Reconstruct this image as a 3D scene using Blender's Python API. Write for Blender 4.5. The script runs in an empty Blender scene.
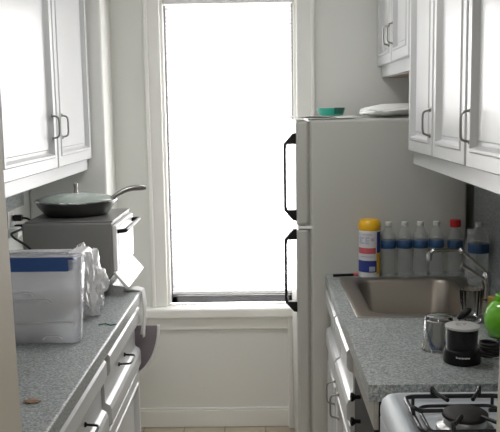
import bpy, bmesh, math, random
from mathutils import Vector, Matrix, noise
random.seed(7)
PI = math.pi
S = bpy.context.scene
COL = S.collection

# ------------------------------------------------------------------ materials
def nmat(name):
    m = bpy.data.materials.new(name); m.use_nodes = True
    nt = m.node_tree
    return m, nt, nt.nodes['Principled BSDF'], nt.nodes['Material Output']

def P(name, col, rough=.5, metal=0., coat=0., trans=0., ior=1.45, alpha=1., bump=0., bscale=40., vary=0., spec=.5):
    m, nt, b, out = nmat(name)
    b.inputs['Base Color'].default_value = (*col, 1)
    b.inputs['Roughness'].default_value = rough
    b.inputs['Metallic'].default_value = metal
    b.inputs['Coat Weight'].default_value = coat
    b.inputs['Transmission Weight'].default_value = trans
    b.inputs['IOR'].default_value = ior
    b.inputs['Alpha'].default_value = alpha
    b.inputs['Specular IOR Level'].default_value = spec
    tc = nt.nodes.new('ShaderNodeTexCoord')
    n = nt.nodes.new('ShaderNodeTexNoise'); n.inputs['Scale'].default_value = bscale; n.inputs['Detail'].default_value = 4
    nt.links.new(tc.outputs['Object'], n.inputs['Vector'])
    if bump:
        bp = nt.nodes.new('ShaderNodeBump'); bp.inputs['Strength'].default_value = bump; bp.inputs['Distance'].default_value = .002
        nt.links.new(n.outputs['Fac'], bp.inputs['Height']); nt.links.new(bp.outputs['Normal'], b.inputs['Normal'])
    if vary:
        mx = nt.nodes.new('ShaderNodeMixRGB'); mx.blend_type = 'MIX'
        mx.inputs[1].default_value = (*[c*(1-vary) for c in col], 1); mx.inputs[2].default_value = (*[min(1, c*(1+vary)) for c in col], 1)
        nt.links.new(n.outputs['Fac'], mx.inputs[0]); nt.links.new(mx.outputs[0], b.inputs['Base Color'])
    return m

def thin(name, col, tr=.6, rough=.08, tint=(1, 1, 1), refl=.2, bump=0., bscale=60., base=.035):
    """thin clear plastic: part see-through, part diffuse film, Fresnel gloss on top"""
    m, nt, b, out = nmat(name); nt.nodes.remove(b)
    N = nt.nodes.new; L = nt.links.new
    t = N('ShaderNodeBsdfTransparent'); t.inputs[0].default_value = (*tint, 1)
    d = N('ShaderNodeBsdfDiffuse'); d.inputs[0].default_value = (*col, 1)
    tl = N('ShaderNodeBsdfTranslucent'); tl.inputs[0].default_value = (*col, 1)
    dd = N('ShaderNodeMixShader'); dd.inputs[0].default_value = .5; L(d.outputs[0], dd.inputs[1]); L(tl.outputs[0], dd.inputs[2])
    m1 = N('ShaderNodeMixShader'); m1.inputs[0].default_value = tr; L(dd.outputs[0], m1.inputs[1]); L(t.outputs[0], m1.inputs[2])
    g = N('ShaderNodeBsdfGlossy'); g.inputs[0].default_value = (1, 1, 1, 1); g.inputs['Roughness'].default_value = rough
    f = N('ShaderNodeLayerWeight'); f.inputs[0].default_value = .5
    pw = N('ShaderNodeMath'); pw.operation = 'POWER'; pw.inputs[1].default_value = 3; L(f.outputs['Facing'], pw.inputs[0])
    ml = N('ShaderNodeMath'); ml.operation = 'MULTIPLY_ADD'; ml.inputs[1].default_value = refl*1.6; ml.inputs[2].default_value = base; L(pw.outputs[0], ml.inputs[0])
    m2 = N('ShaderNodeMixShader'); L(ml.outputs[0], m2.inputs[0]); L(m1.outputs[0], m2.inputs[1]); L(g.outputs[0], m2.inputs[2])
    L(m2.outputs[0], out.inputs[0])
    if bump:
        n = N('ShaderNodeTexNoise'); n.inputs['Scale'].default_value = bscale; n.inputs['Detail'].default_value = 3
        tc = N('ShaderNodeTexCoord'); L(tc.outputs['Object'], n.inputs['Vector'])
        bp = N('ShaderNodeBump'); bp.inputs['Strength'].default_value = bump; bp.inputs['Distance'].default_value = .01
        L(n.outputs['Fac'], bp.inputs['Height'])
        for x in (g, d, f): L(bp.outputs['Normal'], x.inputs['Normal'])
    return m

def granite(name):
    m, nt, b, out = nmat(name); N = nt.nodes.new; L = nt.links.new
    tc = N('ShaderNodeTexCoord')
    n1 = N('ShaderNodeTexNoise'); n1.inputs['Scale'].default_value = 150; n1.inputs['Detail'].default_value = 6; n1.inputs['Roughness'].default_value = .75
    n2 = N('ShaderNodeTexVoronoi'); n2.inputs['Scale'].default_value = 160
    n3 = N('ShaderNodeTexNoise'); n3.inputs['Scale'].default_value = 14; n3.inputs['Detail'].default_value = 3
    for n in (n1, n2, n3): L(tc.outputs['Object'], n.inputs['Vector'])
    r = N('ShaderNodeValToRGB'); cr = r.color_ramp
    cr.elements[0].position = .34; cr.elements[0].color = (.075, .095, .10, 1)
    cr.elements[1].position = .70; cr.elements[1].color = (.58, .68, .68, 1)
    e = cr.elements.new(.50); e.color = (.255, .305, .31, 1)
    L(n1.outputs['Fac'], r.inputs[0])
    mx = N('ShaderNodeMixRGB'); mx.blend_type = 'OVERLAY'; mx.inputs[0].default_value = .12
    L(r.outputs[0], mx.inputs[1]); L(n2.outputs['Color'], mx.inputs[2])
    hs = N('ShaderNodeHueSaturation'); hs.inputs['Saturation'].default_value = .45; L(mx.outputs[0], hs.inputs['Color'])
    L(hs.outputs[0], b.inputs['Base Color'])
    mr = N('ShaderNodeMapRange'); mr.inputs[3].default_value = .25; mr.inputs[4].default_value = .42
    L(n3.outputs['Fac'], mr.inputs[0]); L(mr.outputs[0], b.inputs['Roughness'])
    return m

def tile(name):
    m, nt, b, out = nmat(name); N = nt.nodes.new; L = nt.links.new
    tc = N('ShaderNodeTexCoord'); br = N('ShaderNodeTexBrick')
    br.offset = 0; br.inputs['Color1'].default_value = (.50, .44, .34, 1); br.inputs['Color2'].default_value = (.56, .49, .38, 1)
    br.inputs['Mortar'].default_value = (.32, .28, .22, 1); br.inputs['Scale'].default_value = 1
    br.inputs['Mortar Size'].default_value = .004; br.inputs['Brick Width'].default_value = .205; br.inputs['Row Height'].default_value = .205
    L(tc.outputs['Object'], br.inputs['Vector']); L(br.outputs['Color'], b.inputs['Base Color']); b.inputs['Roughness'].default_value = .35
    return m

def blind_mat(name):
    m, nt, b, out = nmat(name); nt.nodes.remove(b); N = nt.nodes.new; L = nt.links.new
    t = N('ShaderNodeBsdfTransparent'); t.inputs[0].default_value = (1, 1, 1, 1)
    tl = N('ShaderNodeBsdfTranslucent'); tl.inputs[0].default_value = (.92, .90, .90, 1)
    d = N('ShaderNodeBsdfDiffuse'); d.inputs[0].default_value = (.9, .87, .87, 1)
    a = N('ShaderNodeMixShader'); a.inputs[0].default_value = .35; L(tl.outputs[0], a.inputs[1]); L(d.outputs[0], a.inputs[2])
    c = N('ShaderNodeMixShader'); c.inputs[0].default_value = .45; L(a.outputs[0], c.inputs[1]); L(t.outputs[0], c.inputs[2])
    L(c.outputs[0], out.inputs[0])
    return m

M = dict(
    wall=P('wall paint', (.76, .765, .735), .55, bump=.05, bscale=90),
    wallhall=P('hall paint', (.70, .68, .64), .6, bump=.05, bscale=90),
    jamb=P('door jamb paint', (.56, .53, .47), .5, bump=.04, bscale=60),
    trim=P('trim paint', (.84, .84, .81), .35, bump=.04, bscale=60),
    ceil=P('ceiling paint', (.7, .7, .68), .7),
    cab=P('white cabinet paint', (.60, .61, .62), .30, bump=.05, bscale=25),
    cabside=P('cabinet side laminate', (.72, .72, .70), .4),
    under=P('raw cabinet underside', (.33, .25, .2), .6),
    greyrail=P('bare grey cabinet rail', (.36, .35, .32), .55, vary=.2, bscale=60),
    granite=granite('grey speckled laminate'),
    floor=tile('cream floor tile'),
    steel=P('brushed stainless', (.33, .30, .265), .42, 1., bump=.03, bscale=200),
    chrome=P('chrome', (.55, .55, .56), .1, 1.),
    nickel=P('brushed nickel', (.30, .29, .28), .3, 1.),
    fridge=P('almond white fridge enamel', (.48, .485, .455), .42, bump=.08, bscale=300),
    fridgetop=P('fridge door enamel', (.45, .45, .425), .4, bump=.08, bscale=300),
    black=P('black plastic', (.009, .009, .010), .42, spec=.22),
    rubber=P('black rubber', (.02, .02, .02), .6),
    iron=P('black enamelled iron', (.012, .012, .014), .3),
    cap=P('burner cap iron', (.014, .011, .012), .6),
    enamel=P('stove enamel', (.55, .59, .63), .5, coat=0),
    alu=P('burner aluminium', (.6, .6, .6), .35, 1.),
    dark=P('recess shade black', (.01, .01, .01), .8),  # near-black standing in for shade inside the narrow unit's opening
    toaster=P('grey toaster shell', (.23, .23, .225), .45, .0, bump=.03, bscale=200),
    toastertop=P('toaster top steel', (.24, .24, .235), .35, .5),
    whitepl=P('white plastic', (.82, .82, .82), .35),
    panelink=P('grey print', (.35, .36, .38), .5),
    pan=P('dark nonstick', (.05, .052, .05), .35),
    panlid=P('green tinted glass', (.50, .58, .54), .12, trans=.3, ior=1.3),
    blue=P('blue plastic', (.028, .085, .27), .35),
    bag=thin('white plastic bag', (.85, .85, .86), .18, .15, refl=.3, bump=.5, bscale=45),
    box=thin('clear storage plastic', (.85, .86, .90), .70, .07, refl=.35, bump=.45, bscale=22),
    cloth=P('crumpled white packets', (.80, .80, .82), .6, bump=.5, bscale=30, vary=.15),
    towel=P('white cotton towel', (.80, .80, .80), .85, bump=.3, bscale=250),
    mauve=P('mauve grey tray', (.23, .20, .225), .4, vary=.15, bscale=12),
    yellow=P('yellow plastic', (.78, .44, .015), .35),
    labelwhite=P('white label print', (.66, .64, .66), .45),
    labelred=P('red label print', (.55, .11, .13), .45),
    labelblue=P('navy label print', (.03, .05, .25), .45),
    labelgrey=P('pale grey print', (.42, .45, .55), .45),
    bottle=thin('clear bottle plastic', (.9, .92, .91), .74, .05, tint=(.99, 1, 1), refl=.45, bump=.15, bscale=70),
    milky=thin('cloudy bottle plastic', (.8, .82, .82), .45, .08, refl=.3),
    bluelabel=P('blue bottle wrap', (.03, .085, .2), .4, vary=.35, bscale=55),
    capwhite=P('white bottle cap', (.62, .63, .62), .4),
    red=P('red plastic cap', (.62, .025, .03), .35),
    glass=P('clear glass', (1, 1, 1), .02, trans=1., ior=1.45),
    grlid=P('grey lid top', (.50, .50, .49), .4),
    clearshell=thin('clear lid shell', (.6, .6, .6), .995, .05, refl=.2, base=.004),
    green=P('glossy green', (.16, .52, .03), .15, coat=.5),
    teal=P('teal plastic', (.02, .36, .27), .35),
    tealdark=P('dark green plastic', (.01, .12, .08), .35),
    paper=P('white paper', (.8, .8, .79), .7),
    sponge=P('yellow brown sponge', (.42, .30, .07), .9, bump=.8, bscale=220),
    pinkstuff=P('brown food scrap', (.30, .21, .155), .8, vary=.4, bscale=90),
    sash=P('grey window metal', (.20, .20, .21), .35, .6),
    blind=blind_mat('white shade fabric'),
    pane=thin('window glass', (1, 1, 1), 1., .02, refl=.12),
    outlet=P('ivory outlet plate', (.7, .69, .66), .4),
    foam=P('pale foam base', (.7, .7, .7), .6),
)

# ------------------------------------------------------------------ mesh helpers
def obj(name, bm, mat, parent=None, off=(0, 0, 0), smooth=None, bevel=0., seg=2):
    """link bm as ONE mesh; off = world position of the parent that the coords are given against"""
    if any(off): bmesh.ops.translate(bm, verts=bm.verts, vec=-Vector(off))
    bmesh.ops.recalc_face_normals(bm, faces=bm.faces)
    me = bpy.data.meshes.new(name); bm.to_mesh(me); bm.free()
    mats = mat if isinstance(mat, (list, tuple)) else [mat]
    for k in mats: me.materials.append(M[k] if isinstance(k, str) else k)
    o = bpy.data.objects.new(name, me); COL.objects.link(o)
    if parent: o.parent = parent
    if smooth is not None:
        for p in me.polygons: p.use_smooth = True
        try: me.set_sharp_from_angle(angle=math.radians(smooth))
        except Exception: pass
    if bevel:
        b = o.modifiers.new('bevel', 'BEVEL'); b.width = bevel; b.segments = seg; b.limit_method = 'ANGLE'; b.angle_limit = math.radians(40)
    return o

def B(): return bmesh.new()
def box(bm, x0, x1, y0, y1, z0, z1, mi=0):
    v = [bm.verts.new(p) for p in ((x0,y0,z0),(x1,y0,z0),(x1,y1,z0),(x0,y1,z0),(x0,y0,z1),(x1,y0,z1),(x1,y1,z1),(x0,y1,z1))]
    for f in ((0,3,2,1),(4,5,6,7),(0,1,5,4),(1,2,6,5),(2,3,7,6),(3,0,4,7)):
        q = bm.faces.new([v[i] for i in f]); q.material_index = mi
    return bm
def bx(*a): return box(B(), *a)
def lathe(bm, prof, c=(0, 0, 0), n=32, mi=0, mod=None, axis=None):
    """revolve (r,z) profile; r=0 ends close; axis: matrix applied before translation"""
    rings = []
    c = Vector(c); mt = axis or Matrix.Identity(3)
    for r, z in prof:
        if r < 1e-6: rings.append([bm.verts.new(c + mt @ Vector((0, 0, z)))])
        else:
            rings.append([bm.verts.new(c + mt @ Vector((r*(mod(i, z) if mod else 1)*math.cos(2*PI*i/n), r*(mod(i, z) if mod else 1)*math.sin(2*PI*i/n), z))) for i in range(n)])
    for a, b in zip(rings, rings[1:]):
        for i in range(n):
            j = (i+1) % n
            if len(a) == 1 and len(b) == 1: continue
            if len(a) == 1: f = bm.faces.new((a[0], b[i], b[j]))
            elif len(b) == 1: f = bm.faces.new((a[i], b[0], a[j]))
            else: f = bm.faces.new((a[i], b[i], b[j], a[j]))
            f.material_index = mi
    return bm
def tube(bm, pts, r, n=10, mi=0, closed=False):
    pts = [Vector(p) for p in pts]; k = len(pts); rings = []
    rr = r if isinstance(r, (list, tuple)) else [r]*k
    up = None
    for i, p in enumerate(pts):
        a = pts[(i-1) % k] if (closed or i > 0) else p
        b = pts[(i+1) % k] if (closed or i < k-1) else p
        t = (b-a).normalized()
        if up is None: up = t.orthogonal().normalized()
        up = (up - t*up.dot(t)); up = up.normalized() if up.length > 1e-6 else t.orthogonal().normalized()
        s = t.cross(up)
        rings.append([bm.verts.new(p + rr[i]*(up*math.cos(2*PI*j/n) + s*math.sin(2*PI*j/n))) for j in range(n)])
    rng = range(k) if closed else range(k-1)
    for i in rng:
        a, b = rings[i], rings[(i+1) % k]
        for j in range(n):
            f = bm.faces.new((a[j], a[(j+1) % n], b[(j+1) % n], b[j])); f.material_index = mi
    if not closed:
        for q in (rings[0], rings[-1]): bm.faces.new(q).material_index = mi
    return bm
def fillet(pts, rad, n=5, closed=False):
    """round the corners of a polyline"""
    pts = [Vector(p) for p in pts]; out = []; k = len(pts)
    for i, p in enumerate(pts):
        if not closed and i in (0, k-1): out.append(p); continue
        a = pts[(i-1) % k]; b = pts[(i+1) % k]
        d1 = (a-p); d2 = (b-p); r = min(rad, d1.length*.48, d2.length*.48)
        p1 = p + d1.normalized()*r; p2 = p + d2.normalized()*r
        for j in range(n+1):
            t = j/n; out.append(p1*(1-t)**2 + p*2*t*(1-t) + p2*t*t)
    return out
def prism(bm, poly, axis, a0, a1, mi=0):
    """extrude a 2D polygon along an axis ('x','y','z')"""
    def pt(u, v, w): return {'x': (w, u, v), 'y': (u, w, v), 'z': (u, v, w)}[axis]
    A = [bm.verts.new(pt(u, v, a0)) for u, v in poly]; Bv = [bm.verts.new(pt(u, v, a1)) for u, v in poly]
    n = len(poly)
    fs = [bm.faces.new(A), bm.faces.new(list(reversed(Bv)))]
    for i in range(n): fs.append(bm.faces.new((A[i], A[(i+1) % n], Bv[(i+1) % n], Bv[i])))
    for f in fs: f.material_index = mi
    return bm
def rrect(x0, x1, y0, y1, r, n=6):
    out = []
    for cx, cy, a in ((x1-r, y1-r, 0), (x0+r, y1-r, PI/2), (x0+r, y0+r, PI), (x1-r, y0+r, 1.5*PI)):
        for i in range(n+1):
            t = a + i*PI/2/n; out.append((cx + r*math.cos(t), cy + r*math.sin(t)))
    return out
def loft(bm, rings, mi=0, cap0=False, cap1=False):
    vs = [[bm.verts.new(p) for p in r] for r in rings]
    for a, b in zip(vs, vs[1:]):
        n = len(a)
        for i in range(n): bm.faces.new((a[i], a[(i+1) % n], b[(i+1) % n], b[i])).material_index = mi
    if cap0: bm.faces.new(vs[0]).material_index = mi
    if cap1: bm.faces.new(vs[-1]).material_index = mi
    return bm

def tag(o, label, cat, group=None, kind=None):
    o['label'] = label; o['category'] = cat
    if group: o['group'] = group
    if kind: o['kind'] = kind
    return o
def thing(name, label, cat, loc=(0, 0, 0), group=None):
    o = bpy.data.objects.new(name, None); COL.objects.link(o); o.location = loc; o.empty_display_size = .05
    return tag(o, label, cat, group)
def struct(name, bm, mat, parent=None, **k):
    o = obj(name, bm, mat, parent, **k)
    if not parent: o['kind'] = 'structure'
    return o
def copy_tree(o, parent=None):
    c = o.copy(); COL.objects.link(c)
    if parent: c.parent = parent
    for ch in list(o.children): copy_tree(ch, c)
    return c

# ------------------------------------------------------------------ the room
XL, XR, YW, HC = -1.08, .88, 3.92, 2.5      # side walls, far wall, ceiling
YD0, YD1 = 1.08, 1.20                        # partition with the doorway
JL, JR = -.384, .360                         # doorway edges
struct('floor', bx(-1.7, 1.7, -1.9, 4.1, -.06, 0), 'floor')
struct('ceiling', bx(-1.7, 1.7, -1.9, 4.1, HC, HC+.06), 'ceil')
struct('wall_left', bx(XL-.1, XL, YD1, 4.06, 0, HC), 'wall')
struct('wall_right', bx(XR, XR+.1, YD1, 4.06, 0, HC), 'wall')
WX0, WX1, WZ0, WZ1 = -.478, .171, .628, 2.17
bm = B(); t = .16
box(bm, XL, WX0, YW, YW+t, 0, HC); box(bm, WX1, XR, YW, YW+t, 0, HC)
box(bm, WX0, WX1, YW, YW+t, 0, WZ0-.03); box(bm, WX0, WX1, YW, YW+t, WZ1, HC)
struct('wall_far', bm, 'wall')
struct('wall_corner', bx(XL, -.715, 3.68, YW, 0, HC), 'wall', bevel=.012, seg=3)
bm = B(); box(bm, -1.6, JL-.02, YD0, YD1, 0, HC); box(bm, JR+.02, 1.6, YD0, YD1, 0, HC); box(bm, JL-.02, JR+.02, YD0, YD1, 2.1, HC)
struct('wall_near', bm, 'wallhall')
bm = B()
prism(bm, [(JL-.03, 0), (JL+.013, 0), (JL-.016, 2.1), (JL-.03, 2.1)], 'y', YD0-.02, YD1+.015)
box(bm, JL-.11, JL-.006, YD0-.022, YD0-.001, 0, 2.1)
struct('trim_1', bm, 'jamb', bevel=.004)
bm = B()
prism(bm, [(JR-.017, 0), (JR+.03, 0), (JR+.03, 2.1), (JR+.020, 2.1)], 'y', YD0-.02, YD1+.015)
box(bm, JR+.006, JR+.11, YD0-.022, YD0-.001, 0, 2.1)
struct('trim_2', bm, 'jamb', bevel=.004)
# hall behind the camera
struct('wall_hall_left', bx(-1.7, -1.6, -1.9, YD1, 0, HC), 'wallhall')
struct('wall_hall_right', bx(1.6, 1.7, -1.9, YD1, 0, HC), 'wallhall')
struct('wall_hall_back', bx(-1.6, 1.6, -2.0, -1.9, 0, HC), 'wallhall')
# window
w = thing('window_1', '', ''); del w['label']; del w['category']; w['kind'] = 'structure'
bm = B()      # casing boards with a rounded back-band
for a, b in ((-.548, WX0), (WX1, .254)):
    box(bm, a, b, YW-.018, YW+.002, WZ0, 2.3)
for a, b in ((-.556, -.536), (.240, .258)):
    box(bm, a, b, YW-.032, YW-.017, WZ0, 2.3)
box(bm, -.556, .258, YW-.03, YW+.002, 2.22, 2.31)
obj('window_casing', bm, 'trim', w, bevel=.006, seg=3)
bm = B()
box(bm, WX0-.004, WX0+.012, YW, YW+.14, WZ0, WZ1); box(bm, WX1-.012, WX1+.004, YW, YW+.14, WZ0, WZ1); box(bm, WX0, WX1, YW, YW+.14, WZ1-.012, WZ1+.01)
obj('window_frame', bm, 'trim', w)
bm = B()
box(bm, WX0+.012, WX1-.012, YW+.06, YW+.095, WZ0, WZ0+.055)
box(bm, WX0+.012, WX1-.012, YW+.048, YW+.062, WZ0+.034, WZ0+.042)
box(bm, WX0+.012, WX0+.045, YW+.06, YW+.095, WZ0, WZ1-.012); box(bm, WX1-.045, WX1-.012, YW+.06, YW+.095, WZ0, WZ1-.012)
box(bm, WX0+.012, WX1-.012, YW+.06, YW+.095, WZ1-.06, WZ1-.012)
obj('window_sash', bm, 'sash', w, bevel=.003)
obj('window_pane', bx(WX0+.04, WX1-.04, YW+.075, YW+.079, WZ0+.05, WZ1-.05), 'pane', w)
bm = B()
box(bm, -.60, .20, YW-.062, YW+.06, WZ0-.052, WZ0); 
obj('window_sill', bm, 'trim', w, bevel=.012, seg=3)
obj('window_apron', bx(-.585, .16, YW-.022, YW, WZ0-.118, WZ0-.05), 'trim', w, bevel=.005)
# baseboard, corner board
bm = B(); box(bm, -.715, .19, YW-.018, YW, .0, .088); box(bm, -.715, .19, YW-.013, YW, .088, .10)
struct('baseboard_far', bm, 'trim', bevel=.004)
struct('trim_3', bx(.117, .175, YW-.05, YW-.001, 0, WZ0-.05), 'trim', bevel=.006)
# speckled splashbacks glued to the side walls
struct('trim_4', bx(XR-.012, XR, 1.25, 3.283, .914, 1.40), 'granite')
struct('trim_5', bx(XL, XL+.012, 1.25, 3.56, 1.19, 1.36), 'granite')

# window shade
bl = thing('window_shade', 'long white pleated fabric shade glowing over the window', 'blind', ((WX0+WX1)/2, YW+.03, 2.158))
bm = B(); n = 150; z0, z1 = .694, 2.104; prev = None
for i in range(n+1):
    z = z0 + (z1-z0)*i/n; y = YW+.030 + (.005 if i % 2 else -.005)
    cur = [bm.verts.new((WX0+.023, y, z)), bm.verts.new((WX1-.020, y, z))]
    if prev: bm.faces.new((prev[0], prev[1], cur[1], cur[0]))
    prev = cur
obj('shade_fabric', bm, 'blind', bl, bl.location)
obj('head_rail', bx(WX0+.014, WX1-.014, YW+.008, YW+.052, 2.100, 2.150), 'whitepl', bl, bl.location, bevel=.004)
obj('bottom_rail', bx(WX0+.021, WX1-.018, YW+.018, YW+.042, .682, .698), 'whitepl', bl, bl.location, bevel=.004)

# ------------------------------------------------------------------ cabinet fronts
def front(bm, face, sgn, y0, y1, z0, z1, st=.055, th=.02):
    """raised-panel front in a plane X=face, looking towards sgn*X"""
    prof = [(0, 0), (0, th-.003), (.003, th), (st-.018, th), (st-.014, th+.004), (st-.006, th+.004), (st, th-.014), (st+.003, th-.0165), (st+.012, th-.0165), (st+.016, th-.013)]
    rings = []
    for a, d in prof:
        x = face + sgn*d
        rings.append([(x, y0+a, z0+a), (x, y1-a, z0+a), (x, y1-a, z1-a), (x, y0+a, z1-a)])
    return loft(bm, rings, cap0=True, cap1=True)
def drawer_front(bm, face, sgn, y0, y1, z0, z1, th=.031, rail=.076):
    P_ = [(0, z0), (th-.007, z0), (th, z0+.008), (th, z0+rail-.022), (th-.006, z0+rail-.008), (.012, z0+rail), (.010, z0+rail+.006),
          (.010, z1-rail-.006), (.012, z1-rail), (th-.006, z1-rail+.008), (th, z1-rail+.022), (th, z1-.008), (th-.007, z1), (0, z1)]
    return prism(bm, [(face+sgn*a, z) for a, z in P_], 'y', y0, y1)
def pull(name, parent, off, x, sgn, y, z, vert=True, L=.10, out=.034, mat='nickel'):
    bm = B(); d = sgn
    if vert: pts = [(x, y, z-L/2), (x+d*out*.9, y, z-L/2+.006), (x+d*out, y, z-L/2+.022), (x+d*out, y, z+L/2-.022), (x+d*out*.9, y, z+L/2-.006), (x, y, z+L/2)]
    else: pts = [(x, y-L/2, z), (x+d*out*.9, y-L/2+.006, z), (x+d*out, y-L/2+.022, z), (x+d*out, y+L/2-.022, z), (x+d*out*.9, y+L/2-.006, z), (x, y+L/2, z)]
    tube(bm, fillet(pts, .008), .0036, 8)
    for q in (pts[0], pts[-1]):
        ax = Matrix.Rotation(d*PI/2, 3, 'Y')
        lathe(bm, [(0, 0), (.0075, 0), (.0075, .003), (.005, .006), (0, .006)], q, 12, axis=ax)
    return obj(name, bm, mat, parent, off, smooth=40)

def wall_cabinet(label, sgn, xback, xface, y0, y1, z0, z1, doors, hz, under=None):
    """doors: (ya, yb, handle_y); xface = outer plane of the doors"""
    loc = ((xback+xface)/2, (y0+y1)/2, z0)
    t = thing('wall_cabinet', label, 'cabinet', loc)
    xb = xface - sgn*.021
    bm = B(); x0, x1 = sorted((xback, xb)); box(bm, x0, x1, y0, y1, z0, z1)
    bm.faces.ensure_lookup_table()
    c = obj('cabinet_body', bm, ['cab', 'under'], t, loc, bevel=.002)
    if under:
        x0, x1 = sorted((xback, xb - sgn*.03))
        obj('bottom_panel', bx(x0, x1, y0+.018, y1-.018, z0-.002, z0+.004), 'under', t, loc)
    for ya, yb, hy in doors:
        d = obj('door', front(B(), xb, sgn, ya, yb, z0+.052, z1-.04, .058, .021), 'cab', t, loc, bevel=0)
        if hy is not None: pull('door_handle', d, (0, 0, 0), xface-sgn*0, sgn, hy, hz, True, .085, .026).location = (0, 0, 0)
    # handles are children of doors whose origin sits at loc
    for d in t.children:
        for h in d.children:
            for v in h.data.vertices: v.co -= Vector(loc)
    return t
wall_cabinet('white glossy two-door wall cabinet above the toaster oven and frying pan', 1, XL, -.775, 2.33, 3.665, 1.337, 2.44,
             [(2.355, 3.045, 2.985), (3.06, 3.655, 3.125)], 1.545)
wall_cabinet('white wall cabinet with three doors hanging above the sink counter', -1, XR, .558, 1.62, 3.075, 1.382, 2.44,
             [(2.655, 3.07, 2.675), (2.225, 2.635, None), (1.75, 2.205, 2.165)], 1.545, True)
wall_cabinet('small white wall cabinet high up above the refrigerator by the window', -1, XR, .558, 3.082, 3.915, 1.738, 2.44,
             [(3.50, 3.905, 3.545), (3.092, 3.485, 3.44)], 1.905, True)

# ------------------------------------------------------------------ left base cabinets
def base_cabinet(label, sgn, xback, xfr, y0, y1, bays, drawer_handle=True, door_handles=(), hz=.50, TOP=.868):
    """xfr = plane of the face frame; overlay fronts sit on it"""
    loc = ((xback+xfr)/2, (y0+y1)/2, 0)
    t = thing('base_cabinet', label, 'cabinet', loc)
    bm = B(); x0, x1 = sorted((xback, xfr)); q0, q1 = sorted((xfr, xfr-sgn*.02)); p0, p1 = sorted((xback, xback+sgn*.012))
    box(bm, q0, q1, y0, y1, .09, TOP); box(bm, p0, p1, y0, y1, .09, TOP); box(bm, x0, x1, y0, y0+.016, .09, TOP); box(bm, x0, x1, y1-.016, y1, .09, TOP); box(bm, x0, x1, y0, y1, .09, .106)
    k0, k1 = sorted((xback, xfr - sgn*.06)); box(bm, k0, k1, y0+.005, y1-.005, 0, .09)
    obj('cabinet_body', bm, 'cab', t, loc, bevel=.002)
    for i, (ya, yb) in enumerate(bays):
        d = obj('drawer', drawer_front(B(), xfr, sgn, ya, yb, .618, .852), 'cab', t, loc)
        if drawer_handle: pull('drawer_handle', d, loc, xfr+sgn*.010, sgn, (ya+yb)/2, .738, False, .11, .042, 'black')
        dr = obj('door', front(B(), xfr, sgn, ya, yb, .11, .604, .058, .022), 'cab', t, loc)
        if door_handles: pull('door_handle', dr, loc, xfr+sgn*.022, sgn, door_handles[i], hz, True, .09, .032)
    return t
XF = -.512
base_cabinet('white base cabinet with drawer and door below the toaster oven', 1, XL+.003, XF, 2.395, 3.035, [(2.41, 3.02)], True, (2.46,))
base_cabinet('white base cabinet with drawer and door nearest the doorway on the left', 1, XL+.003, XF, 1.55, 2.39, [(1.79, 2.355), (1.56, 1.77)], True, (1.86, 1.62))
# left worktop with clipped far corner
bm = B()
prism(bm, [(XL+.001, 1.25), (-.473, 1.25), (-.473, 3.035), (-.485, 3.06), (-.60, 3.13), (-.605, 3.675), (XL+.001, 3.675)], 'z', .869, .914)
wt = obj('countertop', bm, 'granite', None, (-.78, 2.45, .869), bevel=.006, seg=3); wt.location = (-.78, 2.45, .869)
tag(wt, 'grey speckled laminate countertop running under the toaster oven on the left', 'countertop')
bm = B(); box(bm, XL+.003, -.64, 3.04, 3.675, 0, .868)
o = obj('end_cabinet', bm, 'cab', None, (-.86, 3.36, 0), bevel=.004); o.location = (-.86, 3.36, 0)
tag(o, 'plain white cabinet end under the far end of the left countertop', 'cabinet')

# white towel hanging over the clipped corner of the worktop
bm = B(); nx, nz = 10, 16; g = []
for i in range(nz+1):
    u = i/nz; row = []
    for j in range(nx+1):
        v = j/nx
        if u < .25:
            q = u/.25; z = .9165 + .003*math.sin(v*9+q*3)**2; x = -.535 + .060*q; y = 3.0+.055*v
        else:
            q = (u-.25)/.75; z = .914 - .19*q; x = -.468 + .006*math.sin(v*7+q*5)*q - .020*q*v + .012*math.sin(q*PI)*v; y = 3.0 + .055*v + .03*q
        row.append(bm.verts.new((x, y, z)))
    g.append(row)
for i in range(nz):
    for j in range(nx): bm.faces.new((g[i][j], g[i][j+1], g[i+1][j+1], g[i+1][j]))
o = obj('towel', bm, 'towel', None, (-.48, 3.04, .914), smooth=60); o.location = (-.48, 3.04, .914)
sm = o.modifiers.new('thick', 'SOLIDIFY'); sm.thickness = .004; sm.offset = 1
tag(o, 'small white cloth hanging over the far corner of the left countertop', 'towel')

# mauve curved tray with pale rim, hung on the end of the cabinets
t = thing('tray', 'mauve grey quarter-round tray with pale rim sticking out past the left drawers', 'tray', (-.50, 3.10, .56))
arc = [(-.560, .756), (-.419, .756)]
for i in range(1, 15):
    a = i/14*PI/2; arc.append((-.419 - .135*(1-math.cos(a)), .756 - .21*math.sin(a)))
obj('tray_plate', prism(B(), arc, 'y', 3.09, 3.097), 'mauve', t, t.location)
rim = [(-.419, 3.088, .758)] + [(p[0], 3.088, p[1]) for p in arc[2:]]
obj('tray_rim', tube(B(), rim, .0055, 8), 'whitepl', t, t.location, smooth=60)
obj('tray_bracket', bx(-.645, -.556, 3.085, 3.099, .55, .74), 'mauve', t, t.location)

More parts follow.
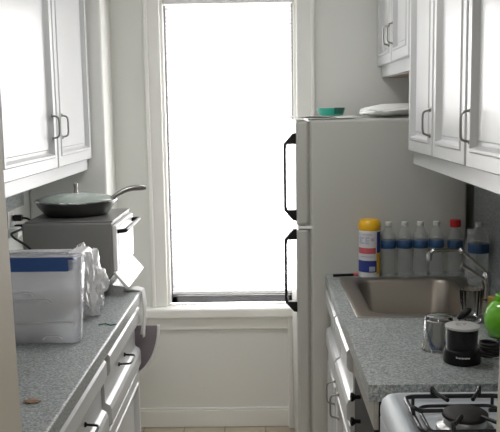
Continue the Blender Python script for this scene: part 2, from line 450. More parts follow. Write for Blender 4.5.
# ------------------------------------------------------------------ toaster oven
t = thing('toaster_oven', 'grey toaster oven at the far end of the left countertop', 'toaster oven', (-.73, 3.03, .914))
tx0, tx1, ty0, ty1, tz0, tz1 = -.883, -.553, 2.90, 3.29, .945, 1.196
bm = B()
prism(bm, [(tx0, tz0), (tx1-.05, tz0), (tx1, tz0+.055), (tx1, tz1), (tx0, tz1)], 'y', ty0, ty1)
obj('oven_body', bm, 'toaster', t, t.location, bevel=.007, seg=3)
obj('top_plate', bx(tx0+.01, tx1+.004, ty0+.004, ty1-.004, tz1, tz1+.005), 'toastertop', t, t.location, bevel=.002)
dr = obj('oven_door', bx(tx1, tx1+.016, ty0+.006, ty1-.006, 1.012, tz1-.012), 'whitepl', t, t.location, bevel=.004)
obj('door_glass_glare', bx(tx1+.016, tx1+.018, ty0+.04, ty1-.04, 1.03, tz1-.05), 'whitepl', dr, t.location)  # glass coloured white for the overexposed glare on it
bm = B(); tube(bm, fillet([(tx1+.012, ty0+.03, 1.158), (tx1+.046, ty0+.03, 1.162), (tx1+.046, ty1-.03, 1.162), (tx1+.012, ty1-.03, 1.158)], .012), .008, 10)
obj('door_handle', bm, 'black', dr, t.location, smooth=50)
# control panel sloping out at the bottom
bm = B(); prism(bm, [(tx1-.004, 1.010), (tx1+.006, 1.010), (tx1+.056, .952), (tx1+.046, .944)], 'y', ty0+.004, ty1-.006)
cp = obj('control_panel', bm, 'whitepl', t, t.location, bevel=.003)
d = Vector((.05, 0, -.058)).normalized(); nn = Vector((.058, 0, .05)).normalized()
def pp(u, y, h=.001):
    p = Vector((tx1+.006, 0, 1.010)) + d*u + nn*h; return (p.x, y, p.z)
bm = B()
def strip(u0, u1, ya, yb):
    vs = [bm.verts.new(pp(u0, ya)), bm.verts.new(pp(u1, ya)), bm.verts.new(pp(u1, yb)), bm.verts.new(pp(u0, yb))]; bm.faces.new(vs)
for u0, u1 in ((.012, .0135), (.0645, .066)): strip(u0, u1, ty0+.05, ty1-.06)
for ya in (ty0+.05, ty1-.062): strip(.012, .066, ya, ya+.003)
for yy in (.09, .15, .21, .26):
    for u in (.022, .036, .05): strip(u, u+.005, ty0+yy, ty0+yy+.03)
obj('panel_print', bm, 'panelink', cp, t.location)
for fx in (tx0+.03, tx1-.08):
    for fy in (ty0+.04, ty1-.14): obj('foot', lathe(B(), [(0, .914), (.014, .914), (.016, .945), (0, .945)], (fx, fy, 0), 14), 'rubber', t, t.location, smooth=40)

# pan on the toaster oven
pc = Vector((-.730, 3.12, 1.2015))
t = thing('frying_pan', 'dark nonstick frying pan with a long grey handle standing on the toaster oven', 'frying pan', pc)
obj('pan_body', lathe(B(), [(0, 0), (.112, 0), (.122, .004), (.148, .036), (.155, .053), (.158, .054), (.157, .051), (.145, .032), (.12, .006), (0, .005)], pc, 56), 'pan', t, pc, smooth=50)
dirv = Vector((.108, .0, .030))
h0 = pc + Vector((.134, -.01, .056)); bm = B()
pts = [h0 + dirv*s*1.2 + Vector((0, .08*s, .022*math.sin(s*PI)*.8)) for s in [i/10 for i in range(11)]]
tube(bm, pts, [.008, .009, .0095, .010, .0105, .011, .0115, .012, .012, .011, .007], 12)
obj('pan_handle', bm, 'nickel', t, pc, smooth=60)
t = thing('pan_lid', 'greenish glass lid with a small knob lying on the frying pan', 'lid', pc+Vector((0, 0, .0545)))
lc = pc + Vector((0, 0, .0548))
obj('lid_glass', lathe(B(), [(.156, 0), (.150, .006), (.12, .017), (.07, .026), (0, .030), (0, .026), (.07, .022), (.12, .013), (.150, .002), (.156, 0)], lc, 56), 'panlid', t, t.location, smooth=60)
obj('lid_rim', lathe(B(), [(.152, 0), (.1605, 0), (.1605, .004), (.152, .006), (.152, 0)], lc, 56), 'chrome', t, t.location, smooth=60)
obj('knob', lathe(B(), [(0, .030), (.010, .030), (.008, .035), (.006, .044), (.008, .058), (.009, .064), (.005, .068), (0, .068)], lc, 20), 'nickel', t, t.location, smooth=60)

# outlet, plugs
t = thing('wall_outlet', 'ivory wall outlet on the left wall behind the storage box', 'outlet', (XL+.0, 3.40, 1.125))
obj('cover_plate', bx(XL, XL+.006, 3.345, 3.455, 1.075, 1.185), 'outlet', t, t.location, bevel=.002)
obj('socket', bx(XL+.006, XL+.008, 3.375, 3.425, 1.09, 1.17), 'whitepl', t, t.location)
for k, (yy, zz, lab, m) in enumerate(((3.405, 1.152, 'black plug in the upper socket of the left wall outlet', 'black'), (3.42, 1.108, 'black plug whose cord droops down the side of the toaster oven', 'black'))):
    t = thing('power_plug', lab, 'plug', (XL+.03, yy, zz))
    obj('plug_body', bx(XL+.009, XL+.048, yy-.015, yy+.015, zz-.013, zz+.013), m, t, t.location, bevel=.005)
    if k == 0: pts = [(XL+.045, yy, zz), (XL+.075, yy, zz-.003), (XL+.10, yy+.01, zz-.04), (XL+.10, yy+.03, .96)]
    else: pts = [(XL+.045, yy, zz), (-1.0, yy-.01, zz+.01), (-.945, 2.96, 1.15), (-.905, 2.872, 1.148), (-.848, 2.872, 1.112), (-.826, 2.872, 1.07), (-.816, 2.874, 1.02), (-.815, 2.875, .935), (-.82, 2.885, .9195)]
    obj('cord', tube(B(), fillet(pts, .04), .0045, 8), 'rubber', t, t.location, smooth=60)
t = thing('power_adapter', 'small white adapter block hanging below the plugs on the left wall', 'adapter', (XL+.03, 3.36, 1.09))
obj('adapter_body', bx(XL+.0055, XL+.050, 3.325, 3.389, 1.076, 1.118), 'whitepl', t, t.location, bevel=.008, seg=3)

# ------------------------------------------------------------------ storage box
bx0, bx1, by0, by1, bz1 = -.87, -.536, 2.30, 2.378, 1.178
t = thing('storage_box', 'clear plastic storage box with a blue lid on the left countertop', 'storage box', (-.70, 2.35, .914))
rings = []
for z, e in ((.916, .016), (.922, .012), (1.05, .005), (1.135, 0), (bz1-.006, -.002)):
    rings.append([(x, y, z) for x, y in rrect(bx0+e, bx1-e, by0+e, by1-e, .022)])
bb = obj('box_body', loft(B(), rings, cap0=True), 'box', t, t.location, smooth=40)
s_ = bb.modifiers.new('thick', 'SOLIDIFY'); s_.thickness = .002
bm = B(); loft(bm, [[(x, y, z) for x, y in rrect(bx0-e, bx1-.028+e, by0-e, by1+e, .022)] for z, e in ((1.138, .004), (1.18, .005))])
obj('lid_band', bm, 'blue', t, t.location, smooth=40)
obj('lid', loft(B(), [[(x, y, z) for x, y in rrect(bx0-e, bx1+e, by0-e, by1+e, .024)] for z, e in ((1.178, .004), (1.184, .006), (1.190, .002), (1.190, -.02), (1.186, -.03))], cap0=True, cap1=True), 'box', t, t.location, smooth=40)
bm = B()
for xa, xb, zz in ((bx0+.06, bx1-.09, 1.052), (bx0+.05, bx1-.14, 1.076), (bx1-.12, bx1-.06, .944), (bx0+.03, bx1-.02, .985)): tube(bm, fillet([(xa, by0-.001, zz-.012), (xa+.01, by0-.003, zz), (xb-.01, by0-.003, zz), (xb, by0-.001, zz-.01)], .008), .0022, 6)
obj('box_ridge', bm, 'bag', t, t.location, smooth=60)
# contents: crumpled packets
bm = B()
for k in range(7):
    c = Vector((random.uniform(bx0+.09, bx1-.08), random.uniform(by0+.038, by1-.038), .968 + .072*(k // 4)))
    r = bmesh.ops.create_icosphere(bm, subdivisions=3, radius=1)
    sx, sy, sz = random.uniform(.055, .075), random.uniform(.020, .022), .042
    for v in r['verts']:
        q = noise.noise(v.co*2.2 + Vector((k*5, 0, 0)))*.35 + noise.noise(v.co*5 + Vector((k*3, 1, 0)))*.16
        p = v.co*(1+q); v.co = c + Vector((p.x*sx, p.y*sy, p.z*sz))
o = obj('wrapped_packets', bm, 'cloth', None, (-.7, 2.35, .93), smooth=50); o.location = (-.7, 2.35, .93)
tag(o, 'crumpled white packets inside the clear storage box', 'packets', None, 'stuff')

# plastic bag draped at the right of the box
def blob(bm, c, s, seed, amp=.35, sub=4, squash=None):
    r = bmesh.ops.create_icosphere(bm, subdivisions=sub, radius=1)
    for v in r['verts']:
        n0 = v.co.normalized()
        q = amp*(noise.noise(n0*2.1 + Vector((seed, 0, 0))) + .6*abs(noise.noise(n0*4.7 + Vector((0, seed, 0)))) + .35*noise.noise(n0*10 + Vector((0, 0, seed))))
        p = n0*(1+q); co = Vector((c[0]+p.x*s[0], c[1]+p.y*s[1], c[2]+p.z*s[2]))
        if squash and co.z < squash: co.z = squash + (co.z-squash)*.02
        v.co = co
bm = B(); blob(bm, (-.615, 2.655, 1.015), (.066, .10, .115), 3.3, .42, 5, .9165)
t = obj('plastic_bag', bm, 'bag', None, (-.61, 2.72, .916), smooth=80); t.location = (-.61, 2.72, .916)
tag(t, 'crumpled white plastic bag between the storage box and the toaster oven', 'bag')
# clear film draped over the box's right end
bm = B(); g = []; nu, nv = 22, 14
for i in range(nu+1):
    u = i/nu; row = []
    for j in range(nv+1):
        v = j/nv; y = by0-.010 + v*.105
        if u < .3: x = bx1-.030 + .040*(u/.3); z = 1.1925 + .005*abs(noise.noise(Vector((u*9, v*6, 2))))
        else:
            q = (u-.3)/.7; x = bx1+.012 + .014*noise.noise(Vector((q*4, v*5, 7)))+.006; x = max(x, bx1+.009); z = 1.19 - q*(.12+.08*v+.03*math.sin(v*11))
        row.append(bm.verts.new((x, y + .008*noise.noise(Vector((u*7, v*7, 4))), z)))
    g.append(row)
for i in range(nu):
    for j in range(nv): bm.faces.new((g[i][j], g[i][j+1], g[i+1][j+1], g[i+1][j]))
o = obj('plastic_film', bm, 'bag', None, (bx1, 2.4, 1.19), smooth=80); o.location = (bx1, 2.4, 1.19)
tag(o, 'shiny clear film draped over the right end of the blue-lidded box', 'plastic film')
bm = B(); blob(bm, (-.557, 1.836, .917), (.017, .012, .0035), 9.1, .7, 3)
o = obj('food_scrap', bm, 'pinkstuff', None, (-.557, 1.836, .915), smooth=60); o.location = (-.557, 1.836, .915)
tag(o, 'small brown food scrap on the left countertop near the doorway', 'food scrap')
bm = B(); tube(bm, [(-.535, 2.52, .916), (-.515, 2.53, .917), (-.495, 2.515, .916), (-.48, 2.525, .916)], .002, 6)
o = obj('twist_tie', bm, 'tealdark', None, (-.51, 2.52, .914)); o.location = (-.51, 2.52, .914)
tag(o, 'thin dark green twist tie on the left countertop beside the storage box', 'twist tie')

# ------------------------------------------------------------------ refrigerator
FX0, FXD, FX1, FY0, FY1, FZ = .139, .194, .840, 3.287, 3.86, 1.553
t = thing('refrigerator', 'pale almond top-freezer refrigerator standing beside the window', 'refrigerator', (.5, 3.57, 0))
bm = B(); box(bm, FXD+.004, FX1, FY0, FY1, .05, FZ)
obj('fridge_body', bm, 'fridge', t, t.location, bevel=.012, seg=3)
obj('base_grille', bx(FXD-.02, FX1-.02, FY0+.02, FY1-.02, .0, .05), 'black', t, t.location)
obj('door_gasket', bx(FXD-.006, FXD+.006, FY0+.012, FY1-.012, .09, FZ-.012), 'greyrail', t, t.location)
def fdoor(name, z0, z1, hz0, hz1, wedge_top):
    d = obj(name, bx(FX0, FXD-.002, FY0-.002, FY1, z0, z1), 'fridgetop', t, t.location, bevel=.014, seg=4)
    bm = B(); yh0, yh1 = FY0+.004, FY0+.034; xo = FX0-.047
    # bracket wedges and a slim bar
    def wedge(za, zb): prism(bm, [(FX0+.002, za), (FX0+.002, zb), (xo+.006, (zb if abs(zb-hz1) > abs(za-hz1) else zb)), (xo-.003, zb)], 'y', yh0, yh1)
    prism(bm, [(FX0+.002, hz1+.014), (FX0+.002, hz1-.030), (xo+.012, hz1-.030), (xo+.008, hz1-.05), (xo-.003, hz1-.05), (xo-.003, hz1-.030), (FX0-.012, hz1+.012)], 'y', yh0, yh1)
    prism(bm, [(FX0+.002, hz0-.014), (FX0+.002, hz0+.030), (xo+.012, hz0+.030), (xo+.008, hz0+.05), (xo-.003, hz0+.05), (xo-.003, hz0+.030), (FX0-.012, hz0-.012)], 'y', yh0, yh1)
    box(bm, xo-.003, xo+.008, yh0, yh1, hz0+.045, hz1-.045)
    obj('door_handle', bm, 'black', d, t.location, bevel=.002)
fdoor('freezer_door', 1.118, FZ-.004, 1.152, 1.485, True)
fdoor('fridge_door', .09, 1.102, .765, 1.090, False)
obj('hinge', bx(FX0+.006, FXD+.012, FY0+.0, FY0+.03, 1.104, 1.116), 'whitepl', t, t.location, bevel=.002)

# on top of the fridge
bm = B(); g = []
for i in range(13):
    row = []
    for j in range(7):
        u, v = i/12, j/6
        row.append(bm.verts.new((.100 + .29*u, 3.272 + .26*v + .02*u, FZ+.003 + .010*(abs(math.sin(u*4+v*2)))*(1-.5*v) + (.004 if u < .15 else 0))))
    g.append(row)
for i in range(12):
    for j in range(6): bm.faces.new((g[i][j], g[i][j+1], g[i+1][j+1], g[i+1][j]))
o = obj('paper_sheet', bm, 'paper', None, (.25, 3.4, FZ), smooth=60); o.location = (.25, 3.4, FZ)
s_ = o.modifiers.new('thick', 'SOLIDIFY'); s_.thickness = .0015; s_.offset = 1
tag(o, 'crumpled white paper sheet overhanging the front of the refrigerator top', 'paper')
t = thing('dish', 'small teal green plastic dish on top of the refrigerator', 'dish', (.30, 3.47, FZ+.013))
prof = [(0, 0), (.045, 0), (.052, .004), (.060, .030), (.062, .032), (.058, .032), (.050, .008), (0, .006)]
obj('dish_bowl', lathe(B(), prof, t.location, 32), 'teal', t, t.location, smooth=50)
obj('dish_insert', lathe(B(), [(0, .006), (.036, .006), (.046, .027), (.044, .0275), (0, .024)], Vector(t.location)+Vector((.006, 0, .002)), 24), 'tealdark', t, t.location, smooth=50)
c0 = Vector(t.location); bm = B(); A = []
for i in range(13):
    a = math.radians(8 + 52*i/12)
    A.append([bm.verts.new((c0.x+q*math.sin(a), c0.y-q*math.cos(a), c0.z+z)) for q, z in ((.0540, .007), (.0625, .0325), (.0585, .0335))])
for i in range(12):
    for k in range(2): bm.faces.new((A[i][k], A[i+1][k], A[i+1][k+1], A[i][k+1]))
obj('dish_patch', bm, 'tealdark', t, c0, smooth=60)
# sit the dish on the paper: lower paper thickness handled by its height
bm = B()
r = bmesh.ops.create_icosphere(bm, subdivisions=5, radius=1)
for v in r['verts']:
    n0 = v.co.normalized(); q = .10*noise.noise(n0*2.5) + .05*noise.noise(n0*7)
    p = n0*(1+q); x = p.x*.155; y = p.y*.20; z = p.z*.028
    x = math.copysign(abs(x/.155)**.75*.155, x) if x else x
    z = max(z, -.027); z += .006*(n0.x+.4)
    v.co = (.59+x, 3.54+y, FZ+.029+z)
for v in bm.verts:
    if v.co.z < FZ+.0025: v.co.z = FZ+.0025
o = obj('white_pouch', bm, 'paper', None, (.56, 3.54, FZ), smooth=80); o.location = (.56, 3.54, FZ)
tag(o, 'flat white plump pouch lying on top of the refrigerator', 'pouch')

# ------------------------------------------------------------------ right counter with sink
YC0, YC1, XC = 1.93, 3.284, .258
XRF = .287
t = base_cabinet('white sink base cabinet with two drawer fronts and two doors', -1, XR-.013, XRF, 2.415, 3.28, [(2.43, 2.835), (2.855, 3.265)], False, (2.775, 2.915), .535, .869)
loc = (.59, 2.17, 0)
t = thing('base_cabinet', 'narrow cabinet, front painted black as recess shade, with two black knobs between the sink cabinet and stove', 'cabinet', loc)
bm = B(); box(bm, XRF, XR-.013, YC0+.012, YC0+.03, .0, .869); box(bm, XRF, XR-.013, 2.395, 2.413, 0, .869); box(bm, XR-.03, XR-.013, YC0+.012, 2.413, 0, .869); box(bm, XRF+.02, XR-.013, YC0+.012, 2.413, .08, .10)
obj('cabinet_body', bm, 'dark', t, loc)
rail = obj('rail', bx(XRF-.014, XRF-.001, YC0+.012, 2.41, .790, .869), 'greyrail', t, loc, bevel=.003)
dd = obj('door', bx(XRF-.010, XRF+.008, YC0+.032, 2.392, .11, .786), 'dark', t, loc, bevel=.003)  # flat black sheet painted as the shade of a dark opening
for zz in (.764, .690):
    bm = B(); lathe(bm, [(0, 0), (.006, 0), (.006, .014), (.013, .022), (.013, .028), (0, .031)], (XRF-.010, 2.25, zz), 18, axis=Matrix.Rotation(-PI/2, 3, 'Y'))
    obj('knob', bm, 'black', dd, loc, smooth=50)

# worktop with a cut-out for the sink
SX0, SX1, SY0, SY1 = .304, .803, 2.568, 3.192        # sink rim
BX0, BX1, BY0, BY1 = .362, .735, 2.618, 3.150        # basin opening
bm = B(); z0, z1 = .870, .914
cx0, cx1, cy0, cy1 = SX0+.02, SX1-.02, SY0+.02, SY1-.015
for a in ((XC, cx0, YC0, YC1), (cx1, XR-.013, YC0, YC1), (cx0, cx1, YC0, cy0), (cx0, cx1, cy1, YC1)): box(bm, a[0], a[1], a[2], a[3], z0, z1)
bmesh.ops.remove_doubles(bm, verts=bm.verts, dist=1e-5)
o = obj('countertop', bm, 'granite', None, (.57, 2.6, z0)); o.location = (.57, 2.6, z0)
tag(o, 'grey speckled laminate countertop around the sink on the right', 'countertop')
loc = (.54, 2.88, .914)
t = thing('sink', 'stainless steel single bowl drop-in kitchen sink', 'sink', loc)
bm = B(); rings = []
for (x0, x1, y0, y1, r), z in (((SX0, SX1, SY0, SY1, .02), .9143), ((SX0, SX1, SY0, SY1, .02), .9160), ((SX0+.004, SX1-.004, SY0+.004, SY1-.004, .02), .9185),
        ((SX0+.016, SX1-.016, SY0+.016, SY1-.012, .03), .9180), ((BX0-.012, BX1+.012, BY0-.012, BY1+.010, .07), .9165), ((BX0-.002, BX1+.002, BY0-.002, BY1+.002, .065), .9150), ((BX0+.006, BX1-.006, BY0+.006, BY1-.006, .06), .905),
        ((BX0+.016, BX1-.016, BY0+.016, BY1-.016, .06), .76), ((BX0+.030, BX1-.030, BY0+.030, BY1-.030, .055), .718), ((BX0+.065, BX1-.065, BY0+.065, BY1-.065, .04), .708)):
    rings.append([(x, y, z) for x, y in rrect(x0, x1, y0, y1, r, 8)])
loft(bm, rings, cap1=True)
obj('sink_bowl', bm, 'steel', t, loc, smooth=50)
obj('drain', lathe(B(), [(0, .710), (.03, .710), (.042, .713), (.045, .709)], (.55, 2.88, 0), 28), 'chrome', t, loc, smooth=40)
# faucet
fy = 2.76; fb = (.778, fy, .9185)
t = thing('faucet', 'chrome kitchen faucet reaching over the sink from the right wall side', 'faucet', fb)
obj('faucet_base', lathe(B(), [(0, 0), (.024, 0), (.024, .006), (.016, .012), (.014, .055), (.017, .068), (.017, .094), (.011, .106), (0, .108)], fb, 24), 'chrome', t, fb, smooth=50)
bm = B(); tube(bm, fillet([(.776, fy, 1.0), (.768, fy, 1.030), (.690, fy, 1.100), (.660, fy, 1.104), (.588, fy, 1.102), (.578, fy, 1.075)], .010), .0066, 12)
obj('spout', bm, 'chrome', t, fb, smooth=60)
obj('spout_tip', lathe(B(), [(0, 0), (.0095, 0), (.010, .022), (.008, .03), (0, .03)], (.578, fy, 1.066), 18), 'chrome', t, fb, smooth=50)
bm = B(); bmesh.ops.create_uvsphere(bm, u_segments=16, v_segments=10, radius=.0125)
bmesh.ops.translate(bm, verts=bm.verts, vec=(.690, fy-.002, 1.100)); obj('joint', bm, 'chrome', t, fb, smooth=60)
bm = B(); tube(bm, [(.776, fy-.005, .992), (.752, fy-.012, 1.010), (.715, fy-.018, 1.036), (.685, fy-.02, 1.054)], [.007, .0065, .007, .008], 10)
obj('lever', bm, 'chrome', t, fb, smooth=60)

# utensil on the back rim
t = thing('peeler', 'thin dark utensil with a red end on the sink back edge', 'utensil', (.34, 3.235, .914))
obj('blade', tube(B(), [(.285, 3.222, .9205), (.37, 3.232, .9205)], .0055, 8), 'black', t, t.location, smooth=50)
obj('handle', tube(B(), [(.368, 3.232, .9215), (.387, 3.2345, .9215)], .0068, 8), 'labelred', t, t.location, smooth=50)

# wipes canister
c = Vector((.434, 3.238, .914)); t = thing('wipes_canister', 'white and blue wipes canister with a yellow lid beside the water bottles', 'canister', c)
obj('canister_body', lathe(B(), [(0, 0), (.042, 0), (.043, .003), (.043, .19), (.041, .194), (0, .194)], c, 40), 'whitepl', t, c, smooth=40)
obj('lid', lathe(B(), [(.0445, .192), (.0455, .196), (.0455, .212), (.043, .224), (.036, .232), (.034, .234), (0, .2345)], c, 40), 'yellow', t, c, smooth=40)
def wrap(parent, name, mat, a0, a1, z0, z1, r=.0434, h=.0006):
    bm = B(); n = 14; A = []
    for i in range(n+1):
        a = math.radians(a0 + (a1-a0)*i/n)
        A.append([bm.verts.new((c.x+(r+h)*math.sin(a), c.y-(r+h)*math.cos(a), c.z+z)) for z in (z0, z1)])
    for i in range(n): bm.faces.new((A[i][0], A[i+1][0], A[i+1][1], A[i][1]))
    return obj(name, bm, mat, parent, c, smooth=60)
lb = wrap(t, 'label', 'labelwhite', -95, 35, .022, .186)
wrap(t, 'label_side', 'labelblue', 35, 75, .10, .186); wrap(t, 'label_side', 'yellow', 33, 80, .012, .10)
wrap(lb, 'label_band', 'labelred', -80, 28, .098, .122, h=.0010)
wrap(lb, 'label_band', 'labelblue', -85, 33, .022, .070, h=.0010)
wrap(lb, 'label_patch', 'labelgrey', -8, 24, .026, .046, h=.0014)
# blurred product lettering, as pale grey-blue strokes, too small to read in the photo
for a0, a1, z0, z1 in ((-70, -58, .138, .166), (-54, -34, .160, .166), (-54, -34, .138, .144), (-54, -48, .138, .166), (-28, -8, .160, .166), (-28, -8, .149, .154), (-28, -8, .138, .144), (-28, -22, .138, .166), (0, 18, .150, .162), (-60, 10, .084, .088), (-75, -60, .174, .178), (-50, 5, .174, .178)):
    wrap(lb, 'label_lettering', 'labelgrey', a0, a1, z0, z1, h=.0012)

# water bottles
def bottle(label, x, y, s=1., cap='capwhite', lab=True, rs=1., group='water bottles beside the sink', capped=True, mat='bottle'):
    p = Vector((x, y, .9186 if s > 1.05 else .914)); t = thing('water_bottle', label, 'bottle', p, group)
    r = .0305*rs
    prof = [(0, .004), (r*.6, .004), (r*.75, 0), (r*.95, .004), (r, .012)]
    z = .012
    for k in range(5): prof += [(r*.955, z+.009), (r, z+.018)]; z += .018
    prof += [(r, .108), (r*.97, .112), (r*.97, .152), (r, .157), (r*.98, .166), (r*.80, .180), (r*.52, .195), (.0125, .203), (.0115, .207), (.0115, .219)]
    if not capped: prof = prof[:-1] + [(.0115, .2295), (.010, .2295)]
    prof = [(a, b*s) for a, b in prof]
    obj('bottle_body', lathe(B(), prof, p, 28), mat, t, p, smooth=50)
    if lab: obj('label', lathe(B(), [(r*1.0, .117*s), (r*1.012, .1175*s), (r*1.012, .1485*s), (r*1.0, .149*s)], p, 28), 'bluelabel', t, p, smooth=50)
    if capped:
        k = 1.0 if cap == 'capwhite' else 1.62
        obj('cap', lathe(B(), [(0, .207*s), (.0135*k, .207*s), (.0140*k, .209*s), (.0140*k, .207*s+.0155*k), (.0125*k, .207*s+.0175*k), (0, .207*s+.0175*k)], p, 24, mod=lambda i, z: 1+.02*(i % 2)), cap, t, p, smooth=30)
    return t
s0 = .99
for i, (x, lab) in enumerate(((.512, 'blue-labelled water bottle right next to the yellow-lidded wipes canister'), (.577, 'second water bottle from the wipes canister, blue label'),
        (.641, 'third water bottle from the wipes canister, blue label'), (.706, 'fourth water bottle from the wipes canister, beside the red-capped one'))):
    bottle(lab, x, 3.2375, s0, 'capwhite')
bottle('water bottle with a red cap standing behind the faucet', .782, 3.2375, .96, 'red')
bottle('slim clear bottle without a label in the corner behind the faucet', .829, 3.178, .86, 'capwhite', False, .72, mat='milky')
bottle('large blue-labelled water bottle closest to the right wall', .818, 3.02, 1.09, 'capwhite', True, 1.28)

# ------------------------------------------------------------------ things on the right counter
def tumbler(label, x, y, rb, rt, h, ribs=0, inverted=False):
    p = Vector((x, y, .9142)); t = thing('glass_tumbler', label, 'glass', p)
    w_ = .0028
    prof = [(0, 0), (rb-.002, 0), (rb, .003), (rt, h-.001), (rt-w_/2, h), (rt-w_, h-.001), (rb-w_, .011), (rb-w_-.004, .008), (0, .008)]
    if inverted: prof = [(0, h), (rt-.003, h), (rt, h-.004), (rb, .001), (rb-w_/2, 0), (rb-w_, .001), (rt-w_, h-.014), (rt-w_-.004, h-.011), (0, h-.010)]
    md = (lambda i, z: 1 + (.035*math.cos(i*PI*2*ribs/72))) if ribs else None
    o = obj('glass_wall', lathe(B(), prof, p, 72, mod=md), 'glass', t, p, smooth=50)
    return t
tumbler('upturned clear drinking glass in front of the sink beside the coffee grinder', .494, 2.220, .046, .039, .098, 0, True)
tumbler('ribbed clear drinking glass standing behind the coffee grinder', .664, 2.52, .030, .037, .105, 16)
c = Vector((.533, 2.107, .914)); t = thing('coffee_grinder', 'small black coffee grinder with a pale grey top on the right counter', 'coffee grinder', c)
obj('grinder_base', lathe(B(), [(0, 0), (.047, 0), (.049, .003), (.048, .030), (.0465, .036), (.042, .039), (0, .039)], c, 44), 'black', t, c, smooth=40)
obj('grinder_cup', lathe(B(), [(0, .038), (.0405, .038), (.0415, .094), (0, .094)], c, 44), 'black', t, c, smooth=40)
obj('clear_cover', lathe(B(), [(.0445, .039), (.0455, .098), (.0435, .098), (.0428, .039)], c, 44), 'clearshell', t, c, smooth=40)
tp = obj('lid_top', lathe(B(), [(.0455, .095), (.0465, .098), (.0455, .101), (.040, .1025), (0, .1035)], c, 44), 'grlid', t, c, smooth=40)
bm = B()
for x0, x1, y0, y1 in ((-.018, -.006, .006, .0085), (-.018, -.0155, -.008, .0085), (-.018, -.006, -.008, -.0055), (.002, .012, .006, .0085), (.002, .0045, -.008, .0085), (.002, .010, -.001, .0015)):
    box(bm, c.x+x0, c.x+x1, c.y+y0, c.y+y1, c.z+.1028, c.z+.1040)
obj('lid_mark', bm, 'panelink', tp, c)
bm = B()
for k, (a, hh) in enumerate(((-20, .0055), (-15.5, .0034), (-11, .0034), (-6.5, .0034), (-2, .0040), (2.5, .0034), (7, .0034), (11.5, .0045), (16, .0034), (20, .0034))):
    for da, z0, z1 in ((0, .0, hh), (1.6, .0, .0012), (1.6, .0022, .0034)):
        a0 = math.radians(a-12+da); a1 = math.radians(a-12+da+1.5); r = .0487
        vs = [bm.verts.new((c.x+r*math.sin(q), c.y-r*math.cos(q), c.z+.0215+z)) for q, z in ((a0, z0), (a1, z0), (a1, z1), (a0, z1))]; bm.faces.new(vs)
obj('brand_lettering', bm, 'whitepl', t, c)
bm = B(); pts = [(c.x+.046, c.y+.012, .925)]
for i in range(70):
    a = i*.42; pts.append((c.x+.088+.026*math.cos(a+2.6)*(1+.1*math.sin(a*.37)), c.y+.05+.030*math.sin(a+2.6), .919+.0009*i*.55))
obj('power_cord', tube(B() if False else bm, pts, .0042, 7), 'rubber', t, c, smooth=60)
# black spoon leaning
t = thing('serving_spoon', 'black plastic spoon leaning between the coffee grinder and ribbed glass', 'spoon', (.572, 2.36, .914))
obj('spoon_handle', tube(B(), [(.560, 2.335, .919), (.582, 2.365, .936), (.596, 2.385, .950)], [.005, .0055, .006], 8), 'black', t, t.location, smooth=60)
bm = B(); r = bmesh.ops.create_icosphere(bm, subdivisions=3, radius=1)
mt = Matrix.Translation((.613, 2.405, .968)) @ Matrix.Rotation(math.radians(52), 4, 'Y') @ Matrix.Diagonal((.011, .015, .027, 1))
for v in r['verts']: v.co = mt @ v.co
obj('spoon_bowl', bm, 'black', t, t.location, smooth=60)
# green pot
c = Vector((.716, 2.34, .914)); 
t = thing('jar', 'glossy bright green round jar at the right edge of the counter', 'jar', c)
obj('jar_body', lathe(B(), [(0, 0), (.034, 0), (.046, .006), (.057, .03), (.060, .058), (.054, .086), (.040, .104), (.028, .110), (.028, .114), (0, .114)], c, 40), 'green', t, c, smooth=60)
obj('jar_lid', lathe(B(), [(0, .114), (.029, .114), (.029, .126), (.026, .129), (0, .129)], c, 32), 'green', t, c, smooth=40)
bm = B(); box(bm, -.012, .012, -.045, .045, 0, .07)
o = obj('sponge', bm, 'sponge', None, (0, 0, 0), bevel=.006, seg=3); o.location = (.755, 2.53, .9145); o.rotation_euler = (0, 0, .4)
tag(o, 'yellow brown sponge stood on edge behind the green jar', 'sponge')

# ------------------------------------------------------------------ stove
loc = (.57, 1.55, 0); GX0, GX1, GY0, GY1 = .275, .866, 1.235, 1.858
t = thing('stove', 'pale grey enamel gas stove by the doorway', 'stove', loc)
obj('stove_body', bx(GX0+.03, GX1, GY0, GY1-.004, .0, .885), 'enamel', t, loc, bevel=.006)
bm = B(); rings = []
for e, z, r in ((0, .872, .012), (0, .890, .012), (.004, .908, .014), (.014, .920, .018), (.026, .924, .02), (.034, .922, .02), (.046, .908, .02), (.07, .906, .02)):
    rings.append([(x, y, z) for x, y in rrect(GX0+e*1.0, GX1-e*.4, GY0+e, GY1-e*.5, r)])
loft(bm, rings, cap0=True, cap1=True)
obj('cooktop', bm, 'enamel', t, loc, smooth=60)
obj('oven_door', bx(GX0, GX0+.03, GY0+.01, GY1-.012, .20, .74), 'enamel', t, loc, bevel=.006)
bm = B(); tube(bm, fillet([(GX0, GY0+.06, .70), (GX0-.03, GY0+.06, .70), (GX0-.03, GY1-.08, .70), (GX0, GY1-.08, .70)], .015), .009, 10)
obj('oven_handle', bm, 'chrome', t, loc, smooth=60)
obj('control_panel', bx(GX0, GX0+.03, GY0+.005, GY1-.005, .755, .868), 'enamel', t, loc, bevel=.004)
for k in range(3):
    bm = B(); lathe(bm, [(0, 0), (.02, 0), (.018, .02), (0, .022)], (GX0, 1.40+.16*k, .81), 20, axis=Matrix.Rotation(-PI/2, 3, 'Y'))
    obj('control_knob', bm, 'black', t, loc, smooth=50)
bc = (.432, 1.672, .906)
bn = obj('burner', lathe(B(), [(0, 0), (.062, 0), (.060, .006), (.046, .012), (.044, .022), (.047, .026), (0, .026)], bc, 40), 'alu', t, loc, smooth=45)
obj('burner_cap', lathe(B(), [(0, .026), (.046, .026), (.049, .029), (.049, .034), (.044, .038), (0, .039)], bc, 40), 'cap', bn, loc, smooth=45)
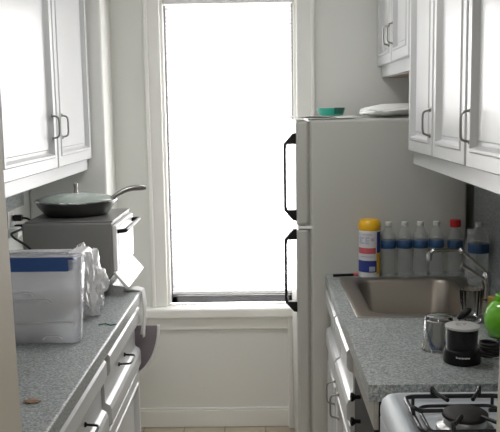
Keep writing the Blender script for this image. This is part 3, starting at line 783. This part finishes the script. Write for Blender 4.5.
# pan support
gx0, gx1, gy0, gy1, gz = .322, .545, 1.585, 1.792, .934
bm = B()
tube(bm, fillet([(gx0, gy0, gz), (gx1, gy0, gz), (gx1, gy1, gz), (gx0, gy1, gz)], .025, closed=True), .0052, 10, closed=True)
tube(bm, fillet([(gx0+.024, gy0+.024, gz-.012), (gx1-.02, gy0+.024, gz-.012), (gx1-.02, gy1-.03, gz-.012), (gx0+.024, gy1-.03, gz-.012)], .03, closed=True), .004, 8, closed=True)
cx, cy = bc[0], bc[1]
for px_, py_ in ((cx-.045, gy1), (cx+.062, gy1), (gx0, cy+.0), (gx1, cy), (cx-.045, gy0), (cx+.062, gy0)):
    dv = Vector((cx-px_, cy-py_, 0)); dv = dv.normalized()
    e = Vector((px_, py_, gz)) 
    tube(bm, fillet([e, e + Vector((0, 0, .022)) - dv*.004, e + dv*.012 + Vector((0, 0, .012)), e + dv*.062 + Vector((0, 0, .012))], .006), .0046, 8)
for px_, py_ in ((gx0+.02, gy0), (gx1-.02, gy0), (gx1-.02, gy1), (gx0+.02, gy1)): tube(bm, [(px_, py_, gz), (px_, py_, .9075)], .004, 8)
obj('pan_support', bm, 'iron', t, loc, smooth=50)

# ------------------------------------------------------------------ light
wd = bpy.data.worlds.new('World'); S.world = wd; wd.use_nodes = True
nt = wd.node_tree; bg = nt.nodes['Background']
bg.inputs[0].default_value = (1.0, .99, .98, 1); bg.inputs[1].default_value = 12.0
def area(name, loc, rot, sx, sy, e, col=(1, 1, 1), portal=False):
    l = bpy.data.lights.new(name, 'AREA'); l.shape = 'RECTANGLE'; l.size = sx; l.size_y = sy; l.energy = e; l.color = col
    if portal: l.cycles.is_portal = True
    o = bpy.data.objects.new(name, l); COL.objects.link(o); o.location = loc; o.rotation_euler = rot
    return o
area('window_portal', ((WX0+WX1)/2, YW+.15, (WZ0+WZ1)/2), (-PI/2, 0, 0), WX1-WX0, WZ1-WZ0, 1, portal=True)
area('hall_fill_light', (0, -.5, HC-.02), (0, 0, 0), 1.0, 1.0, 30, (1, .98, .95))  # unseen fill added in the hall to light camera-facing sides
area('kitchen_fill_light', (-.05, 2.5, HC-.02), (0, 0, 0), .35, .35, 8, (1, .985, .96))  # made-up overhead fill, added to brighten the counters

# ------------------------------------------------------------------ camera
f_px, pitch, yaw, roll = 803.0, .1326, -.0158, .0163
F = Vector((math.sin(yaw)*math.cos(pitch), math.cos(yaw)*math.cos(pitch), -math.sin(pitch)))
R_ = Vector((math.cos(yaw), -math.sin(yaw), 0)); D = F.cross(R_)
R2 = R_*math.cos(roll) + D*math.sin(roll); D2 = -R_*math.sin(roll) + D*math.cos(roll)
cam = bpy.data.cameras.new('Camera'); cam.sensor_fit = 'HORIZONTAL'; cam.sensor_width = 36; cam.lens = 36*f_px/500
co = bpy.data.objects.new('Camera', cam); COL.objects.link(co)
m3 = Matrix((R2, -D2, -F)).transposed()
co.matrix_world = Matrix.Translation((0, 0, 1.6)) @ m3.to_4x4()
cam.clip_start = .05
S.camera = co
S.view_settings.view_transform = 'Standard'; S.view_settings.look = 'None'; S.view_settings.gamma = 1; S.view_settings.exposure = 0
S.view_settings.use_curve_mapping = False
S.cycles.use_denoising = True
S.cycles.max_bounces = 10; S.cycles.transparent_max_bounces = 24; S.cycles.diffuse_bounces = 6
S.cycles.sample_clamp_indirect = 8
S.cycles.caustics_reflective = False; S.cycles.caustics_refractive = False
